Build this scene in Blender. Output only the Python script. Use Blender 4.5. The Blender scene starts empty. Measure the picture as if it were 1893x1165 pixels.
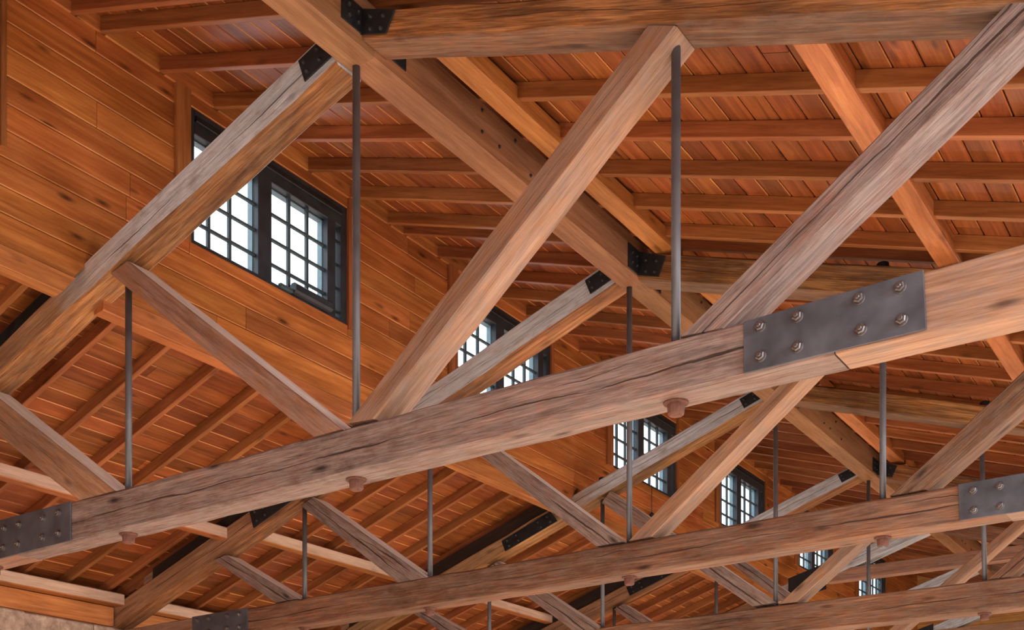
import bpy, bmesh, math, random
from mathutils import Vector, Matrix, Euler

random.seed(7)
S = bpy.context.scene
COL = S.collection

# ------------------------------------------------------------------ camera
cam_data = bpy.data.cameras.new('camera')
cam = bpy.data.objects.new('camera', cam_data)
COL.objects.link(cam)
cam_data.sensor_width = 36.0
cam_data.lens = 2177.42 / 1893 * 36
cam_data.shift_y = (1554.7 - 582.5) / 1893
cam_data.clip_start = 0.05
cam_data.clip_end = 300
cam.location = (0, 0, 0)
cam.rotation_euler = (math.radians(90), 0, math.radians(34.249))
S.camera = cam

# ------------------------------------------------------------------ sky, lamps, exposure
world = bpy.data.worlds.new('overcast_sky')
S.world = world
world.use_nodes = True
bg = world.node_tree.nodes['Background']
bg.inputs['Color'].default_value = (0.93, 0.96, 1.0, 1)
bg.inputs['Strength'].default_value = 3.0
S.view_settings.view_transform = 'Standard'
S.view_settings.look = 'None'
S.view_settings.exposure = 0.0
S.view_settings.gamma = 1
S.view_settings.use_curve_mapping = False

LAMPS = [(x, y) for y in (-3.0, 1.0, 5.0, 9.0, 13.0, 17.5, 22.5) for x in (-2.2, -7.3)]
for i, (x, y) in enumerate(LAMPS):
    ld = bpy.data.lights.new('hall_lamp', 'POINT')
    ld.energy = 165 if x > -10 else 60
    ld.color = (1.0, 0.88, 0.74)
    ld.shadow_soft_size = 0.35
    lo = bpy.data.objects.new('hall_lamp', ld)
    lo.location = (x, y, -0.9)
    COL.objects.link(lo)

for y in (0.5, 4.5, 8.5, 13.0, 18.0):          # added fill lights, out of view, to brighten right-facing timber
    ld = bpy.data.lights.new('side_fill', 'POINT')
    ld.energy = 330
    ld.color = (0.96, 0.97, 1.0)
    ld.shadow_soft_size = 0.4
    lo = bpy.data.objects.new('side_fill', ld)
    lo.location = (1.9, y, 3.3)
    COL.objects.link(lo)

# ------------------------------------------------------------------ materials
def lin(c):
    return tuple((v / 255 / 12.92) if v / 255 <= 0.04045 else ((v / 255 + 0.055) / 1.055) ** 2.4 for v in c) + (1,)

class NT:
    def __init__(s, name):
        s.m = bpy.data.materials.new(name)
        s.m.use_nodes = True
        s.t = s.m.node_tree
        s.b = s.t.nodes['Principled BSDF']
    def n(s, kind, **kw):
        nd = s.t.nodes.new(kind)
        for k, v in kw.items():
            if k.startswith('i_'):
                nd.inputs[k[2:].replace('_', ' ')].default_value = v
            else:
                setattr(nd, k, v)
        return nd
    def l(s, a, b):
        s.t.links.new(a, b)
    def math(s, op, a, b=None, clamp=False):
        nd = s.t.nodes.new('ShaderNodeMath'); nd.operation = op; nd.use_clamp = clamp
        for i, v in enumerate((a, b)):
            if v is None: continue
            if isinstance(v, (int, float)): nd.inputs[i].default_value = v
            else: s.l(v, nd.inputs[i])
        return nd.outputs[0]
    def mix(s, f, a, b, mode='MIX'):
        nd = s.t.nodes.new('ShaderNodeMix'); nd.data_type = 'RGBA'; nd.blend_type = mode
        for i, v in ((0, f), (6, a), (7, b)):
            if isinstance(v, (int, float, tuple)): nd.inputs[i].default_value = v
            else: s.l(v, nd.inputs[i])
        return nd.outputs[2]
    def ramp(s, f, stops):
        nd = s.t.nodes.new('ShaderNodeValToRGB')
        e = nd.color_ramp.elements
        while len(e) < len(stops): e.new(0.5)
        for k, (p, c) in enumerate(stops):
            e[k].position = p; e[k].color = c if len(c) == 4 else c + (1,)
        s.l(f, nd.inputs[0])
        return nd.outputs[0]

def wood(name, dark, mid, light, grad=False, grey=None, grey_amt=0.0, stain=0.3, knots=0.5, crack=0.0, vary=0.25, rough=0.6, bump=0.3, fibre=1.0, spec=0.35, gs=1.0):
    w = NT(name)
    tc = w.n('ShaderNodeTexCoord')
    oi = w.n('ShaderNodeObjectInfo')
    rnd = oi.outputs['Random']
    off = w.n('ShaderNodeCombineXYZ')
    w.l(w.math('MULTIPLY', rnd, 61.0), off.inputs[0]); w.l(w.math('MULTIPLY', rnd, 23.0), off.inputs[1]); w.l(w.math('MULTIPLY', rnd, 37.0), off.inputs[2])
    add = w.n('ShaderNodeVectorMath', operation='ADD')
    w.l(tc.outputs['Object'], add.inputs[0]); w.l(off.outputs[0], add.inputs[1])
    def noise(sc, detail=4, rough_=0.6, dist=0.0):
        mp = w.n('ShaderNodeMapping'); mp.inputs['Scale'].default_value = sc
        w.l(add.outputs[0], mp.inputs[0])
        nz = w.n('ShaderNodeTexNoise'); nz.inputs['Scale'].default_value = 1.0
        nz.inputs['Detail'].default_value = detail; nz.inputs['Roughness'].default_value = rough_; nz.inputs['Distortion'].default_value = dist
        w.l(mp.outputs[0], nz.inputs['Vector'])
        return nz.outputs['Fac']
    grain = noise((0.9 * gs, 16 * gs, 16 * gs), 6, 0.66, 0.7)
    fine = noise((5, 110, 110), 3, 0.6)
    broad = noise((0.7, 2.2, 2.2), 3, 0.55)
    mott = noise((5, 11, 11), 5, 0.7)
    col = w.ramp(grain, [(0.28, lin(dark)), (0.5, lin(mid)), (0.74, lin(light))])
    # long mottled stains of the wood
    st = w.ramp(broad, [(0.35, (1 - stain,) * 3), (0.62, (1.0 + stain * 0.35,) * 3)])
    col = w.mix(1.0, col, st, 'MULTIPLY')
    fi = w.ramp(fine, [(0.3, (1 - 0.28 * fibre,) * 3), (0.6, (1.05,) * 3)])
    col = w.mix(1.0, col, fi, 'MULTIPLY')
    if grey:
        g = w.ramp(mott, [(0.50 - grey_amt * 0.45, (0, 0, 0)), (0.78 - grey_amt * 0.35, (1, 1, 1))])
        gcol = w.ramp(grain, [(0.25, lin(tuple(v * 0.72 for v in grey))), (0.7, lin(grey))])
        gcol = w.mix(1.0, gcol, fi, 'MULTIPLY')
        fac = w.math('MULTIPLY', g, min(1.0, grey_amt + 0.35))
        if grad:
            sg = w.n('ShaderNodeSeparateXYZ'); w.l(tc.outputs['Object'], sg.inputs[0])
            gr = w.math('MULTIPLY', w.math('ADD', w.math('ADD', sg.outputs[0], -0.75), w.math('MULTIPLY', w.math('SUBTRACT', broad, 0.5), 1.5)), 1.1, True)
            fac = w.math('MULTIPLY', fac, gr)
            col = w.mix(gr, w.mix(1.0, col, (0.86, 0.62, 0.45, 1), 'MULTIPLY'), col)
        col = w.mix(fac, col, gcol)
    # knots
    if knots > 0:
        mp = w.n('ShaderNodeMapping'); mp.inputs['Scale'].default_value = (1.5, 5.0, 5.0)
        w.l(add.outputs[0], mp.inputs[0])
        vo = w.n('ShaderNodeTexVoronoi'); vo.inputs['Scale'].default_value = 1.0; vo.inputs['Randomness'].default_value = 1.0
        w.l(mp.outputs[0], vo.inputs['Vector'])
        kd = w.math('ADD', vo.outputs['Distance'], w.math('MULTIPLY', w.math('SUBTRACT', mott, 0.5), 0.12))
        kn = w.ramp(kd, [(0.04, (1, 1, 1)), (0.16, (0, 0, 0))])
        col = w.mix(w.math('MULTIPLY', kn, knots), col, lin(tuple(v * 0.42 for v in dark)))
    # brightness of each piece
    hv = w.n('ShaderNodeHueSaturation')
    w.l(col, hv.inputs['Color'])
    w.l(w.math('ADD', w.math('MULTIPLY', rnd, vary), 1 - vary * 0.5), hv.inputs['Value'])
    r2 = w.math('FRACT', w.math('MULTIPLY', rnd, 17.3))
    w.l(w.math('ADD', w.math('MULTIPLY', r2, 0.012), 0.497), hv.inputs['Hue'])
    col = hv.outputs[0]
    hgt = w.math('ADD', w.math('MULTIPLY', grain, 0.6), w.math('MULTIPLY', fine, 0.4))
    if crack > 0:
        sep = w.n('ShaderNodeSeparateXYZ'); w.l(tc.outputs['Object'], sep.inputs[0])
        wav = noise((0.8, 0.01, 0.01), 6, 0.55)
        z = w.math('ADD', sep.outputs[2], w.math('MULTIPLY', w.math('SUBTRACT', wav, 0.47), 0.13))
        z = w.math('ABSOLUTE', z)
        wid = w.math('MULTIPLY', w.math('SUBTRACT', noise((1.1, 0.01, 0.01), 2, 0.5), 0.36, True), 0.022 * crack)
        cr = w.math('LESS_THAN', z, wid)
        wav2 = noise((1.3, 0.01, 0.3), 5, 0.5)
        z2 = w.math('ABSOLUTE', w.math('ADD', w.math('ADD', sep.outputs[2], -0.06), w.math('MULTIPLY', w.math('SUBTRACT', wav2, 0.5), 0.16)))
        cr2 = w.math('LESS_THAN', z2, w.math('MULTIPLY', w.math('SUBTRACT', noise((0.9, 0.02, 0.3), 2, 0.5), 0.55, True), 0.03 * crack))
        cr = w.math('MAXIMUM', cr, cr2)
        col = w.mix(w.math('MULTIPLY', cr, 0.85), col, lin((38, 22, 16)))
        hgt = w.math('SUBTRACT', hgt, w.math('MULTIPLY', cr, 1.5))
    w.l(col, w.b.inputs['Base Color'])
    w.b.inputs['Roughness'].default_value = rough
    w.b.inputs['Specular IOR Level'].default_value = spec
    bp = w.n('ShaderNodeBump'); bp.inputs['Strength'].default_value = bump; bp.inputs['Distance'].default_value = 0.012
    w.l(hgt, bp.inputs['Height']); w.l(bp.outputs[0], w.b.inputs['Normal'])
    return w.m

def metal(name, c1, c2, rough=0.5, metallic=0.6, scale=6):
    w = NT(name)
    tc = w.n('ShaderNodeTexCoord'); nz = w.n('ShaderNodeTexNoise'); nz.inputs['Scale'].default_value = scale; nz.inputs['Detail'].default_value = 6
    w.l(tc.outputs['Object'], nz.inputs['Vector'])
    w.l(w.ramp(nz.outputs['Fac'], [(0.3, lin(c1)), (0.7, lin(c2))]), w.b.inputs['Base Color'])
    w.b.inputs['Metallic'].default_value = metallic
    rr = w.ramp(nz.outputs['Fac'], [(0.3, (rough,) * 3), (0.7, (rough + 0.15,) * 3)])
    w.l(rr, w.b.inputs['Roughness'])
    return w.m

MAT = {}
MAT['board'] = wood('stained_pine_ceiling_board', (110, 54, 26), (144, 76, 38), (168, 98, 56), stain=0.28, knots=0.75, vary=0.36, rough=0.45, bump=0.15, fibre=0.5)
MAT['wallboard'] = wood('stained_pine_wall_board', (140, 74, 36), (174, 100, 52), (198, 128, 74), stain=0.28, knots=0.9, vary=0.38, rough=0.42, bump=0.15, fibre=0.5)
MAT['rafter'] = wood('stained_pine_rafter', (122, 66, 36), (152, 90, 52), (178, 114, 72), stain=0.25, knots=0.5, vary=0.3, rough=0.5, bump=0.15, fibre=0.5)
MAT['purlin'] = wood('new_fir_timber', (144, 82, 42), (176, 106, 58), (198, 132, 80), stain=0.22, knots=0.6, vary=0.15, rough=0.5, bump=0.2, fibre=0.6)
MAT['ridge'] = wood('brown_fir_ridge_timber', (126, 82, 54), (150, 104, 74), (172, 126, 94), stain=0.25, knots=0.35, vary=0.1, rough=0.6, bump=0.2, fibre=0.7)
MAT['fir'] = wood('smooth_planed_fir_timber', (134, 90, 68), (164, 117, 90), (188, 144, 116), grey=(160, 134, 124), grey_amt=0.35, stain=0.32, knots=0.75, vary=0.12, rough=0.6, bump=0.2, fibre=1.0, crack=0.3, gs=1.4)
MAT['old'] = wood('old_grey_brown_sawn_timber', (80, 50, 42), (134, 94, 80), (184, 144, 128), grey=(158, 138, 132), grey_amt=0.6, stain=0.5, knots=0.9, vary=0.08, rough=0.75, bump=0.7, fibre=1.6, crack=1.3, gs=1.9)
MAT['oldred'] = wood('old_red_brown_sawn_timber', (82, 48, 32), (128, 82, 56), (166, 118, 84), grey=(138, 112, 96), grey_amt=0.4, stain=0.48, knots=0.85, vary=0.08, rough=0.7, bump=0.6, fibre=1.5, crack=1.1, gs=1.5)
MAT['weathered'] = wood('weathered_silver_grey_timber', (140, 112, 92), (172, 150, 130), (196, 178, 162), grad=True, grey=(212, 218, 230), grey_amt=0.75, stain=0.35, gs=1.5, knots=0.5, vary=0.06, rough=0.8, bump=0.5, fibre=1.0, crack=0.8)
MAT['hewn'] = wood('rough_hewn_orange_timber', (84, 50, 26), (152, 98, 56), (196, 142, 92), grey=(150, 122, 98), grey_amt=0.15, stain=0.5, knots=0.6, vary=0.08, rough=0.75, bump=1.0, fibre=1.6, crack=0.3, gs=1.5)
MAT['bevel'] = wood('board_edge_painted_highlight', (164, 96, 52), (196, 124, 72), (214, 148, 94), stain=0.2, knots=0.0, vary=0.2, rough=0.4, bump=0.1, fibre=0.4)  # seam highlight painted into the colour of the lower board edge
MAT['pale'] = wood('timber_side_painted_daylight', (176, 142, 120), (200, 166, 146), (214, 184, 166), stain=0.15, knots=0.3, vary=0.08, rough=0.65, bump=0.15, fibre=0.6)  # daylight on the beam sides put into the colour
MAT['lit_top'] = wood('timber_top_painted_light', (205, 186, 172), (222, 206, 194), (234, 222, 212), stain=0.12, knots=0.2, vary=0.05, rough=0.9, bump=0.1, fibre=0.5)  # light from upper right painted onto the diagonals' top faces
MAT['dark'] = wood('packing_timber_painted_shade', (30, 20, 18), (44, 30, 26), (62, 44, 36), stain=0.2, knots=0.1, vary=0.1, rough=0.7)  # shadow above the top chord painted as dark brown
MAT['steel'] = metal('blackened_steel_plate', (64, 66, 74), (94, 96, 106), 0.5, 0.3, 5)
MAT['bracket'] = metal('black_painted_steel', (24, 26, 30), (40, 43, 48), 0.45, 0.3, 9)
MAT['rod'] = metal('dark_steel_rod', (84, 84, 90), (110, 110, 116), 0.4, 0.35, 4)
MAT['bolt'] = metal('bolt_steel', (96, 92, 94), (134, 128, 128), 0.4, 0.85, 30)
MAT['boltd'] = metal('dark_bolt_steel', (52, 54, 58), (84, 86, 92), 0.35, 0.7, 30)
MAT['rust'] = metal('rusty_iron', (88, 54, 44), (124, 84, 72), 0.8, 0.2, 24)
MAT['winframe'] = metal('black_window_frame_paint', (36, 42, 50), (52, 60, 70), 0.4, 0.1, 7)
MAT['muntin'] = metal('dark_blue_grey_muntin_paint', (54, 70, 80), (72, 90, 100), 0.45, 0.1, 7)
MAT['reveal'] = metal('reveal_painted_sky_light', (120, 150, 166), (146, 176, 190), 0.5, 0.0, 7)  # sky light on the outer reveals painted as pale blue
MAT['zinc'] = metal('galvanised_duct', (150, 155, 160), (190, 195, 200), 0.3, 0.9, 8)
MAT['siding'] = wood('pale_pine_siding', (186, 128, 70), (206, 150, 90), (222, 172, 112), stain=0.12, knots=0.3, vary=0.15, rough=0.6)
gm = NT('window_glass')
tr = gm.n('ShaderNodeBsdfTransparent'); tr.inputs[0].default_value = (0.93, 0.97, 0.98, 1)
gl = gm.n('ShaderNodeBsdfGlossy'); gl.inputs['Roughness'].default_value = 0.02
mx = gm.n('ShaderNodeMixShader'); mx.inputs[0].default_value = 0.05
gm.l(tr.outputs[0], mx.inputs[1]); gm.l(gl.outputs[0], mx.inputs[2])
gm.l(mx.outputs[0], gm.t.nodes['Material Output'].inputs[0])
MAT['glass'] = gm.m
sm = NT('rough_limestone')
tc = sm.n('ShaderNodeTexCoord'); vn = sm.n('ShaderNodeTexNoise'); vn.inputs['Scale'].default_value = 7; vn.inputs['Detail'].default_value = 8; vn.inputs['Roughness'].default_value = 0.7
sm.l(tc.outputs['Object'], vn.inputs['Vector'])
sm.l(sm.ramp(vn.outputs['Fac'], [(0.3, lin((120, 96, 84))), (0.55, lin((176, 152, 136))), (0.75, lin((206, 186, 170)))]), sm.b.inputs['Base Color'])
bp = sm.n('ShaderNodeBump'); bp.inputs['Strength'].default_value = 0.8; bp.inputs['Distance'].default_value = 0.03
sm.l(vn.outputs['Fac'], bp.inputs['Height']); sm.l(bp.outputs[0], sm.b.inputs['Normal']); sm.b.inputs['Roughness'].default_value = 0.9
MAT['stone'] = sm.m
fm = NT('timber_hall_floor')
tc = fm.n('ShaderNodeTexCoord'); vn = fm.n('ShaderNodeTexNoise'); vn.inputs['Scale'].default_value = 3; vn.inputs['Detail'].default_value = 5
fm.l(tc.outputs['Object'], vn.inputs['Vector'])
fm.l(fm.ramp(vn.outputs['Fac'], [(0.3, lin((186, 156, 128))), (0.7, lin((204, 176, 148)))]), fm.b.inputs['Base Color'])
fm.b.inputs['Roughness'].default_value = 0.5
MAT['floor'] = fm.m

# ------------------------------------------------------------------ helpers
WM = {}                                   # world matrix of every object made here
def link(o, M, parent=None, label=None, cat=None, group=None, kind=None):
    COL.objects.link(o)
    WM[o.name] = M
    if parent is not None:
        o.parent = parent
        o.matrix_basis = WM[parent.name].inverted() @ M
    else:
        o.matrix_basis = M
    if label: o['label'] = label
    if cat: o['category'] = cat
    if group: o['group'] = group
    if kind: o['kind'] = kind
    return o

def empty(name, loc, **kw):
    o = bpy.data.objects.new(name, None)
    o.empty_display_size = 0.2
    return link(o, Matrix.Translation(Vector(loc)), **kw)

def mesh_obj(name, verts, faces, mats, M, parent=None, fmat=None, smooth=False, **kw):
    me = bpy.data.meshes.new(name)
    me.from_pydata([tuple(v) for v in verts], [], faces)
    for m in (mats if isinstance(mats, (list, tuple)) else [mats]): me.materials.append(MAT[m])
    if fmat: me.polygons.foreach_set('material_index', fmat)
    if smooth: me.polygons.foreach_set('use_smooth', [True] * len(me.polygons))
    me.update()
    return link(bpy.data.objects.new(name, me), M, parent, **kw)

def frame(o, xd, zd):
    x = Vector(xd).normalized(); z = Vector(zd); z = (z - x * z.dot(x)).normalized(); y = z.cross(x)
    return Matrix(((x.x, y.x, z.x, o.x), (x.y, y.y, z.y, o.y), (x.z, y.z, z.z, o.z), (0, 0, 0, 1)))

def bar(name, A, B, mats, parent=None, ch=0.008, n=1, jit=0.0, fmat4=None, cham=(), **kw):
    """A timber between two end quads. A, B = four corners each, in the order
    front-top, front-bottom, back-bottom, back-top. fmat4: material of
    (front, bottom, back, top)."""
    A = [Vector(p) for p in A]; B = [Vector(p) for p in B]
    ca = sum(A, Vector()) / 4; cb = sum(B, Vector()) / 4
    M = frame((ca + cb) / 2, cb - ca, A[0] - A[1])
    Mi = M.inverted()
    A = [Mi @ p for p in A]; B = [Mi @ p for p in B]
    verts, faces, fm = [], [], []
    k = 8
    for s in range(n + 1):
        u = s / n
        P = [A[i].lerp(B[i], u) for i in range(4)]
        if jit and 0 < s < n:
            P = [p + Vector((0, random.uniform(-jit, jit), random.uniform(-jit, jit))) for p in P]
        for i in range(4):
            p, q, r = P[i], P[i - 1], P[(i + 1) % 4]
            c = ch * (1 + (random.uniform(-0.5, 0.9) if jit else 0))
            verts.append(p + (q - p).normalized() * c)
            verts.append(p + (r - p).normalized() * c)
    fm4 = fmat4 or (0, 0, 0, 0)
    for s in range(n):
        b = s * k
        for i in range(8):
            faces.append((b + i, b + k + i, b + k + (i + 1) % 8, b + (i + 1) % 8))
            fm.append(fm4[i // 2] if i % 2 == 1 or (i // 2) not in cham else 1)
    faces.append(tuple(range(7, -1, -1))[::-1]); fm.append(fm4[0])
    faces.append(tuple(range(n * k, n * k + 8))[::-1]); fm.append(fm4[0])
    o = mesh_obj(name, verts, faces, mats, M, parent, fm, **kw)
    bm = bmesh.new(); bm.from_mesh(o.data); bmesh.ops.recalc_face_normals(bm, faces=bm.faces); bm.to_mesh(o.data); bm.free()
    return o

def box(name, lo, hi, mat, parent=None, ch=0.004, axis=None, **kw):
    """Axis aligned box with chamfered long edges, grain along its longest side."""
    d = [hi[i] - lo[i] for i in range(3)]
    ax = axis if axis is not None else d.index(max(d))
    ch = min(ch, 0.3 * min(d))
    if ax == 0:
        f = lambda x: [(x, lo[1], hi[2]), (x, lo[1], lo[2]), (x, hi[1], lo[2]), (x, hi[1], hi[2])]
    elif ax == 1:
        f = lambda y: [(hi[0], y, hi[2]), (hi[0], y, lo[2]), (lo[0], y, lo[2]), (lo[0], y, hi[2])]
    else:
        f = lambda z: [(lo[0], hi[1], z), (lo[0], lo[1], z), (hi[0], lo[1], z), (hi[0], hi[1], z)]
    return bar(name, f(lo[ax]), f(hi[ax]), mat, parent, ch, 1, 0, **kw)

def cyl_geo(rings, seg, cap=True):
    """rings = [(radius, z)], around local z"""
    v, f = [], []
    for r, z in rings:
        for i in range(seg):
            a = 2 * math.pi * i / seg
            v.append((r * math.cos(a), r * math.sin(a), z))
    for s in range(len(rings) - 1):
        for i in range(seg):
            j = (i + 1) % seg
            f.append((s * seg + i, s * seg + j, (s + 1) * seg + j, (s + 1) * seg + i))
    if cap:
        f.append(tuple(range(seg))[::-1]); f.append(tuple((len(rings) - 1) * seg + i for i in range(seg)))
    return v, f

def bolt_mesh():
    v, f = cyl_geo([(0.031, 0), (0.031, 0.004), (0.029, 0.005)], 16)
    v2, f2 = cyl_geo([(0.027, 0.005), (0.027, 0.022), (0.021, 0.027)], 6)
    v3, f3 = cyl_geo([(0.012, 0.025), (0.012, 0.034), (0.009, 0.037)], 10)
    for a, b in ((v2, f2), (v3, f3)):
        n = len(v); v += a; f += [tuple(i + n for i in q) for q in b]
    me = bpy.data.meshes.new('bolt'); me.from_pydata(v, [], f); me.materials.append(MAT['bolt']); me.update()
    return me
BOLT = bolt_mesh()
BOLTD = BOLT.copy(); BOLTD.materials[0] = MAT['boltd']
def bolt(P, nrm, parent, scale=1.0, rot=0.0, mat=None):
    o = bpy.data.objects.new('bolt', BOLT if scale > 0.8 else BOLTD)
    z = Vector(nrm).normalized(); x = Vector((0, 0, 1)).cross(z).normalized(); y = z.cross(x)
    M = Matrix(((x.x, y.x, z.x, P[0]), (x.y, y.y, z.y, P[1]), (x.z, y.z, z.z, P[2]), (0, 0, 0, 1))) @ Matrix.Rotation(rot, 4, 'Z') @ Matrix.Diagonal((scale, scale, scale, 1))
    return link(o, M, parent)

def rod(name, a, b, r, mat, parent, seg=20, **kw):
    a, b = Vector(a), Vector(b)
    L = (b - a).length
    v, f = cyl_geo([(r, 0), (r, L)], seg)
    z = (b - a).normalized(); x = Vector((0, 1, 0)).cross(z).normalized(); y = z.cross(x)
    M = Matrix(((x.x, y.x, z.x, a.x), (x.y, y.y, z.y, a.y), (x.z, y.z, z.z, a.z), (0, 0, 0, 1)))
    o = mesh_obj(name, v, f, mat, M, parent, smooth=False, **kw)
    o.data.polygons.foreach_set('use_smooth', [True] * (len(o.data.polygons) - 2) + [False, False]); o.data.update()
    return o

def plate(name, quad, Yf, parent, mat='steel', th=0.012, bolts=(), bs=1.0, **kw):
    """Steel plate lying on the front face (y = Yf) of a truss; quad = X,Z corners TL TR BR BL."""
    c = Vector((sum(p[0] for p in quad) / 4, Yf - th / 2, sum(p[1] for p in quad) / 4))
    v = [(p[0] - c.x, (-th / 2), p[1] - c.z) for p in quad] + [(p[0] - c.x, (th / 2), p[1] - c.z) for p in quad]
    f = [(0, 3, 2, 1), (4, 5, 6, 7), (0, 1, 5, 4), (1, 2, 6, 5), (2, 3, 7, 6), (3, 0, 4, 7)]
    M = Matrix.Translation(c)
    o = mesh_obj(name, v, f, mat, M, parent, **kw)
    bm = bmesh.new(); bm.from_mesh(o.data); bmesh.ops.recalc_face_normals(bm, faces=bm.faces)
    bmesh.ops.bevel(bm, geom=bm.edges[:], offset=0.0015, segments=1, affect='EDGES')
    bm.to_mesh(o.data); bm.free()
    for k, (x, z) in enumerate(bolts):
        bolt((x, Yf - th, z), (0, -1, 0), o, bs, random.uniform(0, 1))
    return o

# ------------------------------------------------------------------ measured timbers (X, Z of the front face corners: TL TR BL BR)
M={1: {'chord_l': [(-13.2, 2.744), (-9.124, 2.755), (-13.2, 2.372), (-9.124, 2.433)], 'chord_m': [(-9.124, 2.755), (-2.032, 2.781), (-9.124, 2.433), (-2.032, 2.49)], 'chord_r': [(-2.023, 2.782), (2.3, 2.847), (-2.023, 2.491), (2.3, 2.483)], 'pr_l': [(-13.0, 3.085), (-5.46, 5.545), (-13.0, 2.898), (-5.46, 5.255)], 'pr_r': [(-5.228, 5.523), (2.2, 2.973), (-5.228, 5.322), (2.2, 2.753)], 'dA': [(-7.65, 4.527), (-5.408, 2.773), (-7.869, 4.481), (-5.671, 2.769)], 'dB': [(-5.364, 2.801), (-3.103, 4.591), (-5.125, 2.785), (-2.922, 4.52)], 'dC': [(-2.899, 2.791), (-1.122, 4.009), (-2.641, 2.775), (-1.122, 3.809)], 'dA2': [(-9.687, 4.029), (-7.809, 2.76), (-9.687, 3.701), (-8.277, 2.759)]}, 2: {'chord_l': [(-13.2, 2.726), (-10.923, 2.756), (-13.2, 2.421), (-10.923, 2.449)], 'chord_m': [(-10.923, 2.756), (-1.987, 2.845), (-10.923, 2.449), (-1.987, 2.551)], 'chord_r': [(-1.987, 2.845), (2.3, 2.889), (-1.987, 2.551), (2.3, 2.562)], 'pr_l': [(-13.0, 3.055), (-5.46, 5.546), (-13.0, 2.755), (-5.46, 5.29)], 'pr_r': [(-5.228, 5.511), (2.2, 3.069), (-5.228, 5.253), (2.2, 2.799)], 'dA': [(-7.623, 4.59), (-5.4, 2.828), (-7.775, 4.53), (-5.683, 2.822)], 'dB': [(-5.336, 2.824), (-3.091, 4.555), (-5.091, 2.829), (-2.929, 4.521)], 'dC': [(-2.894, 2.844), (-1.15, 4.201), (-2.602, 2.853), (-1.15, 3.875)], 'dA2': [(-9.395, 3.903), (-7.753, 2.782), (-9.581, 3.829), (-8.146, 2.779)], 'dA3': [(-10.828, 3.442), (-9.624, 2.775), (-11.037, 3.405), (-9.997, 2.775)]}, 3: {'chord_m': [(-13.2, 2.782), (2.3, 2.854), (-13.2, 2.438), (2.3, 2.523)], 'pr_l': [(-13.0, 2.983), (-5.46, 5.545), (-13.0, 2.728), (-5.46, 5.323)], 'pr_r': [(-5.228, 5.496), (2.2, 3.019), (-5.228, 5.263), (2.2, 2.786)], 'dA': [(-7.614, 4.579), (-5.346, 2.862), (-7.744, 4.444), (-5.643, 2.85)], 'dB': [(-5.312, 2.839), (-3.054, 4.56), (-5.083, 2.838), (-2.903, 4.524)], 'dC': [(-2.919, 2.838), (-1.15, 4.242), (-2.693, 2.838), (-1.15, 4.092)]}}
PL={1: {'R': [(-2.516, 2.771), (-1.58, 2.794), (-1.565, 2.501), (-2.516, 2.496)], 'Rb': [(-2.421, 2.721), (-2.216, 2.722), (-1.895, 2.732), (-1.69, 2.735), (-2.418, 2.563), (-2.216, 2.564), (-1.884, 2.573), (-1.682, 2.572)], 'L': [(-9.687, 2.756), (-8.355, 2.759), (-8.355, 2.442), (-9.687, 2.424)], 'Lb': [(-9.265, 2.67), (-9.054, 2.675), (-8.712, 2.677), (-8.506, 2.686), (-9.281, 2.51), (-9.069, 2.512), (-8.72, 2.517), (-8.506, 2.521), (-9.588, 2.666), (-9.588, 2.505)]}, 2: {'R': [(-2.345, 2.842), (-1.599, 2.849), (-1.599, 2.552), (-2.333, 2.553)], 'Rb': [(-2.23, 2.775), (-2.031, 2.776), (-2.225, 2.618), (-2.027, 2.617), (-1.772, 2.78), (-1.768, 2.621)], 'L': [(-11.407, 2.755), (-10.438, 2.761), (-10.438, 2.466), (-11.407, 2.449)], 'Lb': [(-11.309, 2.698), (-11.105, 2.697), (-10.781, 2.695), (-10.576, 2.699), (-10.781, 2.545), (-10.576, 2.544), (-11.309, 2.546), (-11.105, 2.545)], 'F': [(-10.41, 3.91), (-9.615, 4.07), (-9.581, 3.959), (-10.337, 3.688)]}, 3: {'F': [(-9.337, 4.167), (-8.535, 4.455), (-8.423, 4.306), (-9.273, 4.015)]}}

TY = [6.033, 9.903, 13.591, 17.188, 20.8, 24.4, 28.0]      # centre planes of the trusses
T = 0.25
KX = -5.39
SL = 0.332

# ================================================================== SETTING
# floor and ground
box('floor', (-13.3, -30, -1.75), (60, 80, -1.6), 'floor', kind='structure', label='pale hall floor far below the trusses')

RA = lambda x: 6.60 - SL * (x + 8.184)        # underside of upper rafters
RB = lambda x: 4.80 + 0.331 * (x + 8.184)     # underside of lower rafters
RD = 0.122                                    # rafter depth
YEND = 30.0

ceilA = empty('ceiling', (-5, 6, 6), kind='structure', label='upper sloping board ceiling on exposed rafters above the clerestory windows')
ceilB = empty('ceiling', (-11, 6, 4), kind='structure', label='lower sloping board ceiling on exposed rafters left of the clerestory wall')

ys = []
for j, y in enumerate([TY[0] - 3.87] + TY):
    nxt = ([TY[0] - 3.87] + TY)[j + 1] if j < 7 else YEND
    k = 0
    while y + 0.6 * k < nxt - 0.18:
        ys.append(y + 0.6 * k); k += 1
ys = [y for y in ys if 3.4 < y < YEND]
for y in ys:
    w = 0.058
    x0, x1 = -8.184, 0.7
    bar('rafter', [(x0, y, RA(x0) + RD), (x0, y, RA(x0)), (x0, y + w, RA(x0)), (x0, y + w, RA(x0) + RD)],
        [(x1, y, RA(x1) + RD), (x1, y, RA(x1)), (x1, y + w, RA(x1)), (x1, y + w, RA(x1) + RD)], 'rafter', ceilA, 0.004)
    x0, x1 = -13.25, -8.2
    bar('rafter', [(x0, y, RB(x0) + RD), (x0, y, RB(x0)), (x0, y + w, RB(x0)), (x0, y + w, RB(x0) + RD)],
        [(x1, y, RB(x1) + RD), (x1, y, RB(x1)), (x1, y + w, RB(x1)), (x1, y + w, RB(x1) + RD)], 'rafter', ceilB, 0.004)

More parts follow.
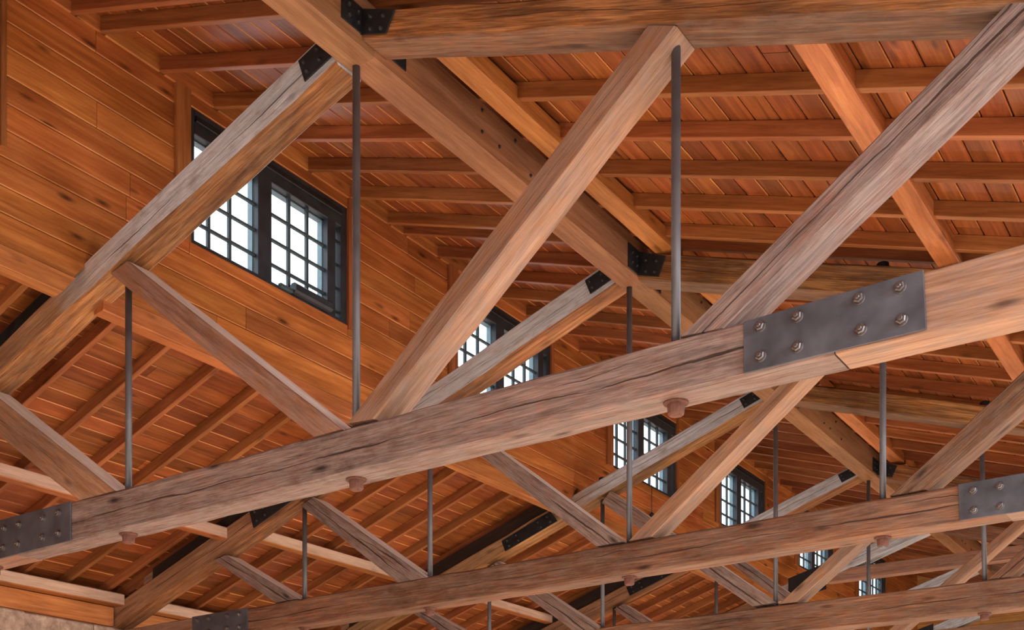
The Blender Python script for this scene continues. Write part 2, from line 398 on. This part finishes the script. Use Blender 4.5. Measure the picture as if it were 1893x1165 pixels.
def deck(parent, xa, xb, zf, step, y0, y1, seg, ch=0.007):
    x = xa; r = 0
    while x < xb - 0.02:
        w = min(step, xb - x)
        y = y0 - random.uniform(0, seg)
        while y < y1:
            L = seg * random.uniform(0.75, 1.25)
            a, b = max(y, y0), min(y + L, y1)
            if b - a > 0.15:
                g = 0.004
                xl, xr = x + g, x + w - g
                zl, zr = zf(xl), zf(xr)
                th = 0.03
                jz = random.uniform(-0.0015, 0.0015)
                Q = lambda yy: [(xr, yy, zr + th + jz), (xr, yy, zr + jz), (xl, yy, zl + jz), (xl, yy, zl + th + jz)]
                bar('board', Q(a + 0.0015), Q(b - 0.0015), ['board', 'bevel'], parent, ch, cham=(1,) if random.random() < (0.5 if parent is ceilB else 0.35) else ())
            y += L
        x += w
deck(ceilA, -8.2, 0.7, lambda x: RA(x) + RD, 0.19, 3.4, YEND, 5.9)
deck(ceilB, -13.3, -8.2, lambda x: RB(x) + RD, 0.185, 3.4, YEND, 4.6)
YN = -9.0
# outer roofing (closes the roof above the boards) and the part of the ceiling right of the picture
def slab(name, x0, x1, zf, th, mat, parent, **kw):
    return bar(name, [(x0, YN, zf(x0) + th), (x0, YN, zf(x0)), (x0, YEND, zf(x0)), (x0, YEND, zf(x0) + th)],
               [(x1, YN, zf(x1) + th), (x1, YN, zf(x1)), (x1, YEND, zf(x1)), (x1, YEND, zf(x1) + th)], mat, parent, 0.002, **kw)
slab('roof_sheathing', -8.55, 0.7, lambda x: RA(x) + RD + 0.034, 0.05, 'board', ceilA)
slab('roof_sheathing', -13.6, -8.21, lambda x: RB(x) + RD + 0.034, 0.05, 'board', ceilB)

# clerestory wall -----------------------------------------------------------
WX = -8.184
wall = empty('wall_left', (WX, 6, 4.5), kind='structure', label='clerestory wall of orange horizontal pine boards with a row of windows')
WIN = []
for j, y in enumerate([TY[0] - 3.87] + TY):
    if j == 0: WIN.append((3.40, 5.161))
    else: WIN.append((y + 0.94, min(y + 0.94 + 2.055, YEND)))
WIN[2] = (10.88, 12.92); WIN[3] = (14.53, 16.56); WIN[4] = (18.14, 20.14)
WIN = [w for w in WIN if w[1] - w[0] > 1.5 and w[1] < YEND]
WZ0, WZ1 = 5.289, 6.481
rows = [4.50, 4.745, 4.95, 5.17, 5.385, 5.59, 5.80, 6.02, 6.21, 6.41, 6.60, 6.745]
def wall_piece(a, b, z0, z1):
    g = 0.0025
    th = 0.022
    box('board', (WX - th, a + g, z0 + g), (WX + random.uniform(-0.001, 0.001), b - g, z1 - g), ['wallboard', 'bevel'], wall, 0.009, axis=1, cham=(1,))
for r in range(len(rows) - 1):
    z0, z1 = rows[r], rows[r + 1]
    cuts = []
    if z1 > WZ0 and z0 < WZ1:
        y = 3.4
        for (a, b) in WIN:
            if a > y: cuts.append((y, a, z0, z1))
            if z0 < WZ0 - 0.02: cuts.append((max(a, 3.4), b, z0, WZ0))
            if z1 > WZ1 + 0.02: cuts.append((max(a, 3.4), b, WZ1, z1))
            y = b
        cuts.append((y, YEND, z0, z1))
    else:
        y = 3.4 - random.uniform(0, 4)
        while y < YEND:
            L = random.uniform(3.6, 5.2)
            if y + L > 3.6: cuts.append((max(y, 3.4), min(y + L, YEND), z0, z1))
            y += L
    if r == 0:
        c2 = []
        for (a, b, q0, q1) in cuts:
            for yt in TY:
                g0, g1 = yt - 0.23, yt + 0.03
                if a < g1 and b > g0:
                    if g0 > a: c2.append((a, g0, q0, q1, 0.21))
                    a = g1
            if b > a: c2.append((a, b, q0, q1))
        cuts = c2
    for cc in cuts:
        (a, b, q0, q1) = cc[:4]
        if len(cc) == 5:
            qq = lambda y_, dy: [(WX, y_ + dy, q1 - 0.002), (WX, y_, q0 + 0.002), (WX - 0.022, y_, q0 + 0.002), (WX - 0.022, y_ + dy, q1 - 0.002)]
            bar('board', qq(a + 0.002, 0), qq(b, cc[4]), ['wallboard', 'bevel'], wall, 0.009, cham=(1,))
            continue
        if b - a > 1.2 and z1 > WZ0 and z0 < WZ1 and random.random() < 0.5 and q0 == z0 and q1 == z1:
            m = a + (b - a) * random.uniform(0.3, 0.7)
            wall_piece(a, m, q0, q1); wall_piece(m, b, q0, q1)
        elif b - a > 0.05:
            wall_piece(a, b, q0, q1)
# sheathing behind the boards, around the openings
def sheath(y0, y1, z0, z1):
    if y1 - y0 > 0.02 and z1 - z0 > 0.02:
        box('wall_sheathing', (WX - 0.14, y0, z0), (WX - 0.024, y1, z1), 'wallboard', wall, 0.001, axis=1)
sheath(3.4, YEND, 4.75, WZ0)
y = 3.4
for yt in TY:
    sheath(y, yt - 0.27, 4.45, 4.75); y = yt + 0.13
sheath(y, YEND, 4.45, 4.75); sheath(3.4, YEND, WZ1, 6.88); sheath(-9.0, 3.4, 4.45, 6.88)
y = 3.4
for a, b in WIN:
    sheath(y, a, WZ0, WZ1); y = b
sheath(y, YEND, WZ0, WZ1)
# blocking between the rafter ends
for i in range(len(ys) - 1):
    if ys[i + 1] - ys[i] > 0.2:
        box('blocking', (WX, ys[i] + 0.058, 6.585), (WX + 0.024, ys[i + 1], 6.715), 'purlin', wall, 0.003)
# base beam of the wall, one timber per bay
for j, y in enumerate([TY[0] - 3.87] + TY):
    y0 = y + 0.03 if j else 3.4
    y1 = ([TY[0] - 3.87] + TY)[j + 1] - 0.28 if j < 7 else YEND
    q = lambda yt_, yb_: [(WX + 0.022, yt_, 4.492), (WX + 0.022, yb_, 4.33), (WX - 0.125, yb_ + 0.02, 4.33), (WX - 0.125, yt_ + 0.02, 4.492)]
    bar('sill_beam', q(y0, y0), q(y1 + 0.055, y1 - 0.07) if j < 7 else q(y1, y1), 'purlin', wall, 0.006)
for a, b in WIN:
    if a > 4: box('casing', (WX - 0.02, a - 0.168, WZ0 - 0.02), (WX + 0.03, a - 0.002, 6.60), 'rafter', wall, 0.004, axis=2)
    box('casing', (WX - 0.02, b + 0.002, WZ0 - 0.05), (WX + 0.02, b + 0.05, 6.60), 'rafter', wall, 0.004, axis=2)

# windows -------------------------------------------------------------------
for wi, (a, b) in enumerate(WIN):
    o = empty('window_%d' % (wi + 1), (WX, a, WZ0), kind='structure', label='black clerestory window with two gridded casements')
    X0, X1 = WX - 0.155, WX - 0.012
    e = b - 9.031                      # offset from the nearest full window
    if wi == 0: a = b - 2.058
    fr = lambda y0, y1, z0, z1, nm='frame_member', x0=X0, x1=X1: box(nm, (x0, y0, z0), (x1, y1, z1), 'winframe', o, 0.006)
    fr(6.973 + e, 7.046 + e, WZ0, WZ1, 'jamb')
    fr(7.81 + e, 7.983 + e, WZ0 + 0.03, 6.27, 'mullion')
    fr(8.752 + e, 8.868 + e, WZ0 + 0.03, 6.27, 'stile')
    fr(8.945 + e, 9.031 + e, WZ0, WZ1, 'jamb')
    fr(7.046 + e, 8.945 + e, 6.265, WZ1, 'head')
    fr(7.046 + e, 8.945 + e, WZ0, WZ0 + 0.035, 'sill')
    box('shade_roller', (X1, 7.05 + e, 6.37), (X1 + 0.022, 8.94 + e, 6.42), 'bracket', o, 0.008)
    gx = WX - 0.07
    for (p, q) in ((7.046, 7.81), (7.983, 8.752)):
        box('reveal', (X0, q - 0.007 + e, WZ0 + 0.036), (gx - 0.02, q - 0.0005 + e, 6.264), 'reveal', o, 0.001)
        box('reveal', (X0, p + 0.001 + e, 6.256), (gx - 0.02, q - 0.008 + e, 6.264), 'reveal', o, 0.001)
    for (p, q) in ((7.046, 7.81), (7.983, 8.752), (8.868, 8.945)):
        box('pane', (gx - 0.004, p + e, WZ0 + 0.035), (gx + 0.004, q + e, 6.265), 'glass', o, 0.001)
    for yb in (7.25, 7.50, 8.256, 8.507):
        box('muntin', (gx - 0.018, yb - 0.016 + e, WZ0 + 0.035), (gx + 0.018, yb + 0.016 + e, 6.265), 'muntin', o, 0.004)
    for zb in (5.519, 5.757, 6.0):
        for (p, q) in ((7.046, 7.81), (7.983, 8.752)):
            box('muntin', (gx - 0.015, p + e, zb - 0.014), (gx + 0.015, q + e, zb + 0.014), 'muntin', o, 0.004)
    for zb in (5.40, 5.64, 5.88, 6.12):
        box('latch', (gx - 0.01, 8.875 + e, zb - 0.01), (gx + 0.02, 8.94 + e, zb + 0.01), 'winframe', o, 0.003) if wi == 1 else None
    if wi == 1:
        op = box('window_opener', (WX - 0.012, 8.22, 5.300), (WX + 0.07, 8.74, 5.395), 'winframe', None, 0.02,
                 label='long dark chain opener box on the sill of the nearest window', cat='window opener')
        box('bracket', (WX - 0.012, 8.06, 5.30), (WX + 0.03, 8.22, 5.335), 'muntin', op, 0.004)
        box('arm', (WX - 0.06, 8.44, 5.36), (WX - 0.01, 8.50, 5.40), 'winframe', op, 0.004)

# eaves: stone wall and its plates --------------------------------------------
ew = empty('wall_left_lower', (-13.1, 6, 0), kind='structure', label='pale rough limestone eaves wall below the timber wall plate')
z = -1.6; cr = 0
while z < 2.76:
    hh = random.choice((0.24, 0.3, 0.36)) if z < 2.3 else 2.79 - z
    hh = min(hh, 2.79 - z)
    y = 3.4
    while y < YEND:
        L = random.uniform(0.45, 1.0) if z > 1.9 else 6.65
        x1 = -12.93 + random.uniform(-0.02, 0.03)
        box('stone', (-13.5, y + 0.008, z + 0.006), (x1, min(y + L, YEND) - 0.008, z + hh - 0.006), 'stone', ew, 0.02, axis=1)
        y += L
    z += hh
box('mortar_core', (-13.48, -9.0, -1.6), (-12.97, YEND, 2.77), 'stone', ew, 0.005)

wf = empty('wall_front', (-5, -9, 0), kind='structure', label='near end wall behind the camera')
box('wall_sheathing', (-13.5, -9.12, -1.6), (2.6, -9.0, 7.1), 'siding', wf, 0.001)
box('eaves_board', (-13.36, -9.0, 2.77), (-13.31, YEND, 3.32), 'wallboard', ew, 0.003, axis=1)
# back wall ------------------------------------------------------------------
bw = empty('wall_back', (-5, YEND, 0), kind='structure', label='far end wall of pale horizontal siding')
z = 0.0
while z < 7.1:
    box('board', (-13.5 if z < 3.0 else (-8.3 if z > 4.6 else -13.3 + (z - 3.0) * 3.0), YEND, z + 0.002), (4, YEND + 0.03, z + 0.148), 'siding', bw, 0.006, axis=0)
    z += 0.15
box('wall_sheathing', (-8.3, YEND + 0.03, 3.0), (4, YEND + 0.12, 7.1), 'siding', bw, 0.001)
box('wall_sheathing', (-13.5, YEND + 0.03, -1.6), (4, YEND + 0.12, 3.0), 'siding', bw, 0.001)

# ================================================================== TRUSSES
LABELS = [
 'nearest grey-brown timber truss, its bottom chord crossing the whole picture',
 'second timber truss from the front, passing behind the nearest bottom chord',
 'third timber truss from the front, its chord low at the right',
 'fourth timber truss from the front, mostly hidden behind the third',
 'fifth roof frame from the front, with a high collar tie and steel gusset',
 'sixth roof frame from the front, far back with a steel gusset',
 'seventh and farthest roof frame, beside the pale end wall']

def quadbar(name, m, Yf, mats, parent, ch=0.012, n=12, jit=0.003, fmat4=None, t=T, inset=0.0, **kw):
    TL, TR, BL, BR = m
    y0, y1 = Yf + inset, Yf + t - inset
    A = [(TL[0], y0, TL[1]), (BL[0], y0, BL[1]), (BL[0], y1, BL[1]), (TL[0], y1, TL[1])]
    B = [(TR[0], y0, TR[1]), (BR[0], y0, BR[1]), (BR[0], y1, BR[1]), (TR[0], y1, TR[1])]
    return bar(name, A, B, mats, parent, ch, n, jit, fmat4, **kw)

def chev(name, Yc, parent, side):
    """steel angle joining ridge beam side face and the face of a top chord."""
    return None

MATS = {1: dict(chord_l='fir', chord_m='old', chord_r='fir', dA='fir', dB='fir', dC='old', dA2='fir', dA3='old'),
        2: dict(chord_l='fir', chord_m='oldred', chord_r='fir', dA='old', dB='fir', dC='oldred', dA2='old', dA3='old'),
        3: dict(chord_l='oldred', chord_m='oldred', chord_r='oldred', dA='old', dB='fir', dC='oldred', dA2='old', dA3='old')}
RODX = [-9.64, -7.80, KX, -2.985, -0.58]
def inter(m, x):        # Z of the bottom edge of member m at x
    BL, BR = m[2], m[3]
    return BL[1] + (BR[1] - BL[1]) * (x - BL[0]) / (BR[0] - BL[0])

for ti, yc in enumerate(TY[:4]):
    k = ti + 1
    Yf = {1: 5.908, 2: 9.778, 3: 13.466}.get(k, yc - 0.125)
    D = dict(M.get(min(k, 3), {}))
    for key in ('dA', 'dB', 'dC', 'dA2', 'dA3'):
        if key not in D: D[key] = M[2][key]
    if k == 4: D['dB'] = M[2]['dB']; D['dA'] = M[2]['dA']; D['dC'] = M[2]['dC']
    mt = MATS[min(k, 3)]
    tr_ = empty('roof_truss', (KX, yc, 2.8), label=LABELS[ti], cat='truss', group='timber roof trusses along the hall')
    for key in ('chord_l', 'chord_m', 'chord_r'):
        if key in D: quadbar('bottom_chord', D[key], Yf, mt[key], tr_, 0.012 if mt[key] != 'fir' else 0.006, 24, 0.004 if mt[key] != 'fir' else 0.001)
    quadbar('principal_rafter', D['pr_l'], Yf, ['weathered', 'hewn'], tr_, 0.012, 20, 0.005, (0, 1, 0, 0), label='weathered grey sloping top chord')
    quadbar('principal_rafter', D['pr_r'], Yf, ['hewn', 'oldred'], tr_, 0.014, 20, 0.005, (0, 1, 0, 0), label='red-brown sloping top chord')
    for key in ('dA', 'dB', 'dC', 'dA2', 'dA3'):
        quadbar('diagonal_brace', D[key], Yf, [mt[key], 'lit_top'], tr_, 0.008, 10, 0.002, (0, 0, 0, 1) if key.startswith('dA') else None, inset=0.002)  # top of the left diagonals carries painted light
    # brace right of the picture keeps the truss whole
    for i, x in enumerate(RODX):
        ztop = inter(D['pr_l'] if x < -5.45 else D['pr_r'], x) if i != 2 else 5.33
        zch = 2.45
        lean = {(2, 3): (0.035, -0.035), (1, 3): (0.0, 0.0)}.get((ti, i), (0.0, 0.0))
        r_ = rod('tension_rod', (x + lean[0] * 0.3, yc, zch), (x + lean[1], yc, ztop + 0.02), 0.027, 'rod', tr_)
        chord = D.get('chord_m')
        ch3 = [D[q] for q in ('chord_l', 'chord_m', 'chord_r') if q in D and D[q][2][0] - 0.01 <= x <= D[q][3][0] + 0.01][0]
        zb = inter(ch3, x)
        v, f = cyl_geo([(0.072, 0), (0.072, -0.012), (0.066, -0.016), (0.05, -0.016), (0.047, -0.07), (0.038, -0.078)], 14)
        nut = mesh_obj('rod_nut', v, [q[::-1] for q in f], 'rust', Matrix.Translation(Vector((x, yc, zb + 0.002))), r_, label='rusty washer and nut under the chord')
    for i in (1, 3):
        m_ = D['pr_l'] if i == 1 else D['pr_r']
        zt = m_[0][1] + (m_[1][1] - m_[0][1]) * (RODX[i] - m_[0][0]) / (m_[1][0] - m_[0][0])
        v, f = cyl_geo([(0.07, -0.02), (0.07, 0.015), (0.055, 0.02), (0.05, 0.06), (0.02, 0.075)], 16)
        mesh_obj('top_nut', v, f, 'bracket', Matrix.Translation(Vector((RODX[i], yc, zt))), tr_)
    # splice plates on the bottom chord
    if k in PL and 'R' in PL[k]:
        plate('splice_plate', PL[k]['R'], Yf - 0.003, tr_, 'steel', 0.014, PL[k]['Rb'], 1.0)
        plate('splice_plate', PL[k]['L'], Yf - 0.003, tr_, 'steel', 0.014, PL[k]['Lb'], 1.0)
    # gusset on the sloping top chord
    src = PL[k if k in (2, 3) else 3]['F'] if k > 1 else [(-10.3, 3.86), (-9.5, 4.13), (-9.42, 3.99), (-10.22, 3.71)]
    bl = []
    for u in (0.1, 0.28, 0.72, 0.9):
        for w_ in (0.25, 0.75):
            tx = src[0][0] + (src[1][0] - src[0][0]) * u; tz = src[0][1] + (src[1][1] - src[0][1]) * u
            bx = src[3][0] + (src[2][0] - src[3][0]) * u; bz = src[3][1] + (src[2][1] - src[3][1]) * u
            bl.append((tx + (bx - tx) * w_, tz + (bz - tz) * w_))
    plate('splice_plate', src, Yf - 0.004, tr_, 'bracket', 0.012, bl, 0.62)
    # ridge brackets: left one on the grey chord, right one bent onto the ridge beam
    plate('ridge_bracket', [(-5.80, 5.408), (-5.665, 5.462), (-5.528, 5.345), (-5.72, 5.262)], Yf - 0.006, tr_, 'bracket', 0.01,
          [(-5.74, 5.372), (-5.70, 5.318), (-5.645, 5.415), (-5.60, 5.368)], 0.5) if False else None
    def on(m, x, u):      # point on front face of member at x, u=0 top .. 1 bottom
        zt = m[0][1] + (m[1][1] - m[0][1]) * (x - m[0][0]) / (m[1][0] - m[0][0]); zb_ = inter(m, x)
        return (x, zt + (zb_ - zt) * u)
    pl_, pr_ = D['pr_l'], D['pr_r']
    plate('ridge_bracket', [on(pl_, -5.80, 0.16), on(pl_, -5.47, 0.16), on(pl_, -5.47, 0.80), on(pl_, -5.74, 0.80)], Yf - 0.006, tr_, 'bracket', 0.01,
          [on(pl_, -5.745, 0.33), on(pl_, -5.715, 0.62), on(pl_, -5.62, 0.33), on(pl_, -5.60, 0.62)], 0.5)
    rb = plate('ridge_bracket', [on(pr_, -5.24, 0.0), on(pr_, -4.935, 0.10), on(pr_, -5.01, 0.86), on(pr_, -5.24, 0.86)], Yf - 0.006, tr_, 'bracket', 0.01,
          [on(pr_, -5.14, 0.3), on(pr_, -5.14, 0.7), on(pr_, -5.03, 0.3), on(pr_, -5.05, 0.7)], 0.5)
    zt_, zb_ = on(pr_, -5.24, 0.0)[1], on(pr_, -5.24, 0.86)[1]
    wing = box('bracket_wing', (-5.228, Yf - 0.205, zb_), (-5.218, Yf - 0.005, zt_), 'bracket', rb, 0.001)
    wing2 = box('bracket_wing', (-5.228, Yf + T + 0.002, zb_), (-5.218, Yf + T + 0.2, zt_), 'bracket', rb, 0.001)
    for yy in (-0.05, -0.14):
        for zz in (0.3, 0.7):
            bolt((-5.218, Yf + yy, zb_ + (zt_ - zb_) * zz), (1, 0, 0), rb, 0.5)
    # packing timber between top chord and rafters, its shadow painted in as dark colour
    pk = lambda x: on(pl_, x, 0)[1]
    xa, xb = (-12.2, -8.33)
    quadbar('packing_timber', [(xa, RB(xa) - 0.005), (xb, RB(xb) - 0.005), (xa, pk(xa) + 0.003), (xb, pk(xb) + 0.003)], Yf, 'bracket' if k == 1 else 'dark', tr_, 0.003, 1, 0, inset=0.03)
    if k in (2, 3):
        xe = -12.2
        quadbar('packing_block', [(xe - 0.16, RB(xe - .16) - 0.05), (xe - 0.01, RB(xe) - 0.05), (xe - 0.16, pk(xe - .16) + 0.003), (xe - 0.01, pk(xe) + 0.003)], Yf, 'fir', tr_, 0.004, 1, 0, inset=0.02)

# collar frames beyond the fourth truss
for ti in (4, 5, 6):
    yc = TY[ti]; Yf = yc - 0.125
    tr_ = empty('roof_frame', (KX, yc, 4.6), label=LABELS[ti], cat='truss', group='far collar-tied roof frames')
    quadbar('principal_rafter', M[2]['pr_l'], Yf, 'weathered', tr_, 0.01, 8, 0.003)
    quadbar('principal_rafter', M[2]['pr_r'], Yf, 'oldred', tr_, 0.01, 8, 0.003)
    quadbar('collar_tie', [(-7.25, 4.86), (-3.1, 4.86), (-7.25, 4.64), (-3.1, 4.64)], Yf, 'fir', tr_, 0.006, 8, 0.001, t=0.2)
    plate('gusset_plate', [(-7.95, 4.80), (-7.24, 5.0), (-7.24, 4.52), (-7.95, 4.40)], Yf - 0.004, tr_, 'bracket', 0.012, [(-7.5, 4.6), (-7.34, 4.66), (-7.5, 4.78), (-7.34, 4.84)], 0.9)

# ================================================================== BEAMS ALONG THE BUILDING
BAY = ['in front of the nearest truss', 'between the nearest and the second truss', 'between the second and the third truss',
       'between the third and the fourth truss', 'between the fourth truss and the fifth frame', 'between the fifth and the sixth frame',
       'between the sixth and the seventh frame', 'behind the seventh frame']
yb = [3.4] + [y for y in TY] + [YEND]
for j in range(8):
    a, b = yb[j], yb[j + 1]
    a2, b2 = (a + 0.132 if j else a), (b - 0.13 if j < 7 else b)
    rbm = box('ridge_beam', (-5.457, a if j == 0 else a + 0.0, 5.27), (-5.228, b, 5.62), 'ridge', None, 0.005,
              label='deep bolted ridge beam %s' % BAY[j], cat='beam', group='ridge beams along the hall')
    if j:
        for yy, zz in ((1.24, 5.555), (1.24, 5.39), (1.47, 5.388), (1.91, 5.37), (1.69, 5.54)):
            if a + yy < b - 0.3: bolt((-5.228, a + yy, zz), (1, 0, 0), rbm, 0.45)
    if j == 0: continue
    dz = {1: 0.0, 2: 0.0}.get(j, 0)
    box('purlin', (-5.05, a + 0.09 if j > 1 else a + 0.1, 5.445), (-4.875, b + 0.0, 5.60), 'purlin', None, 0.008,
        label='orange purlin right of the ridge beam %s' % BAY[j], cat='beam', group='purlins right of the ridge')
    box('purlin', (-2.51, a, 4.628), (-2.345, b, 4.785), 'purlin', None, 0.008,
        label='orange purlin far right of the ridge, %s' % BAY[j], cat='beam', group='purlins on the right slope')
    zb0 = 3.63 if j == 1 else 3.735
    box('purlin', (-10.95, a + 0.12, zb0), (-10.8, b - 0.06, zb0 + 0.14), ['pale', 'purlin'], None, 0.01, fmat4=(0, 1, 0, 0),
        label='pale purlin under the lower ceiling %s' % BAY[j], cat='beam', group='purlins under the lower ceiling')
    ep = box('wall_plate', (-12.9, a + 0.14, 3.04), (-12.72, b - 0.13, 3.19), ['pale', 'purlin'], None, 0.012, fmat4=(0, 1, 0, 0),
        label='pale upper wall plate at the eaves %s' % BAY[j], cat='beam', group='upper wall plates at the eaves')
    box('wall_plate', (-13.2, a + 0.14, 2.792), (-12.90, b - 0.16, 3.038), 'purlin', None, 0.008,
        label='deep orange wall plate on the stone wall %s' % BAY[j], cat='beam', group='lower wall plates on the stone')

# cord on the third window --------------------------------------------------
cd = rod('blind_cord', (-8.13, 15.63, 4.86), (-8.13, 15.63, 5.30), 0.005, 'bracket', None, 8, label='thin dark cord with a weight hanging below a far window', cat='cord')
v, f = cyl_geo([(0.01, 0.06), (0.035, 0.03), (0.035, -0.03), (0.012, -0.06)][::-1], 12)
mesh_obj('weight', v, f, 'bracket', Matrix.Translation(Vector((-8.13, 15.63, 4.82))), cd)
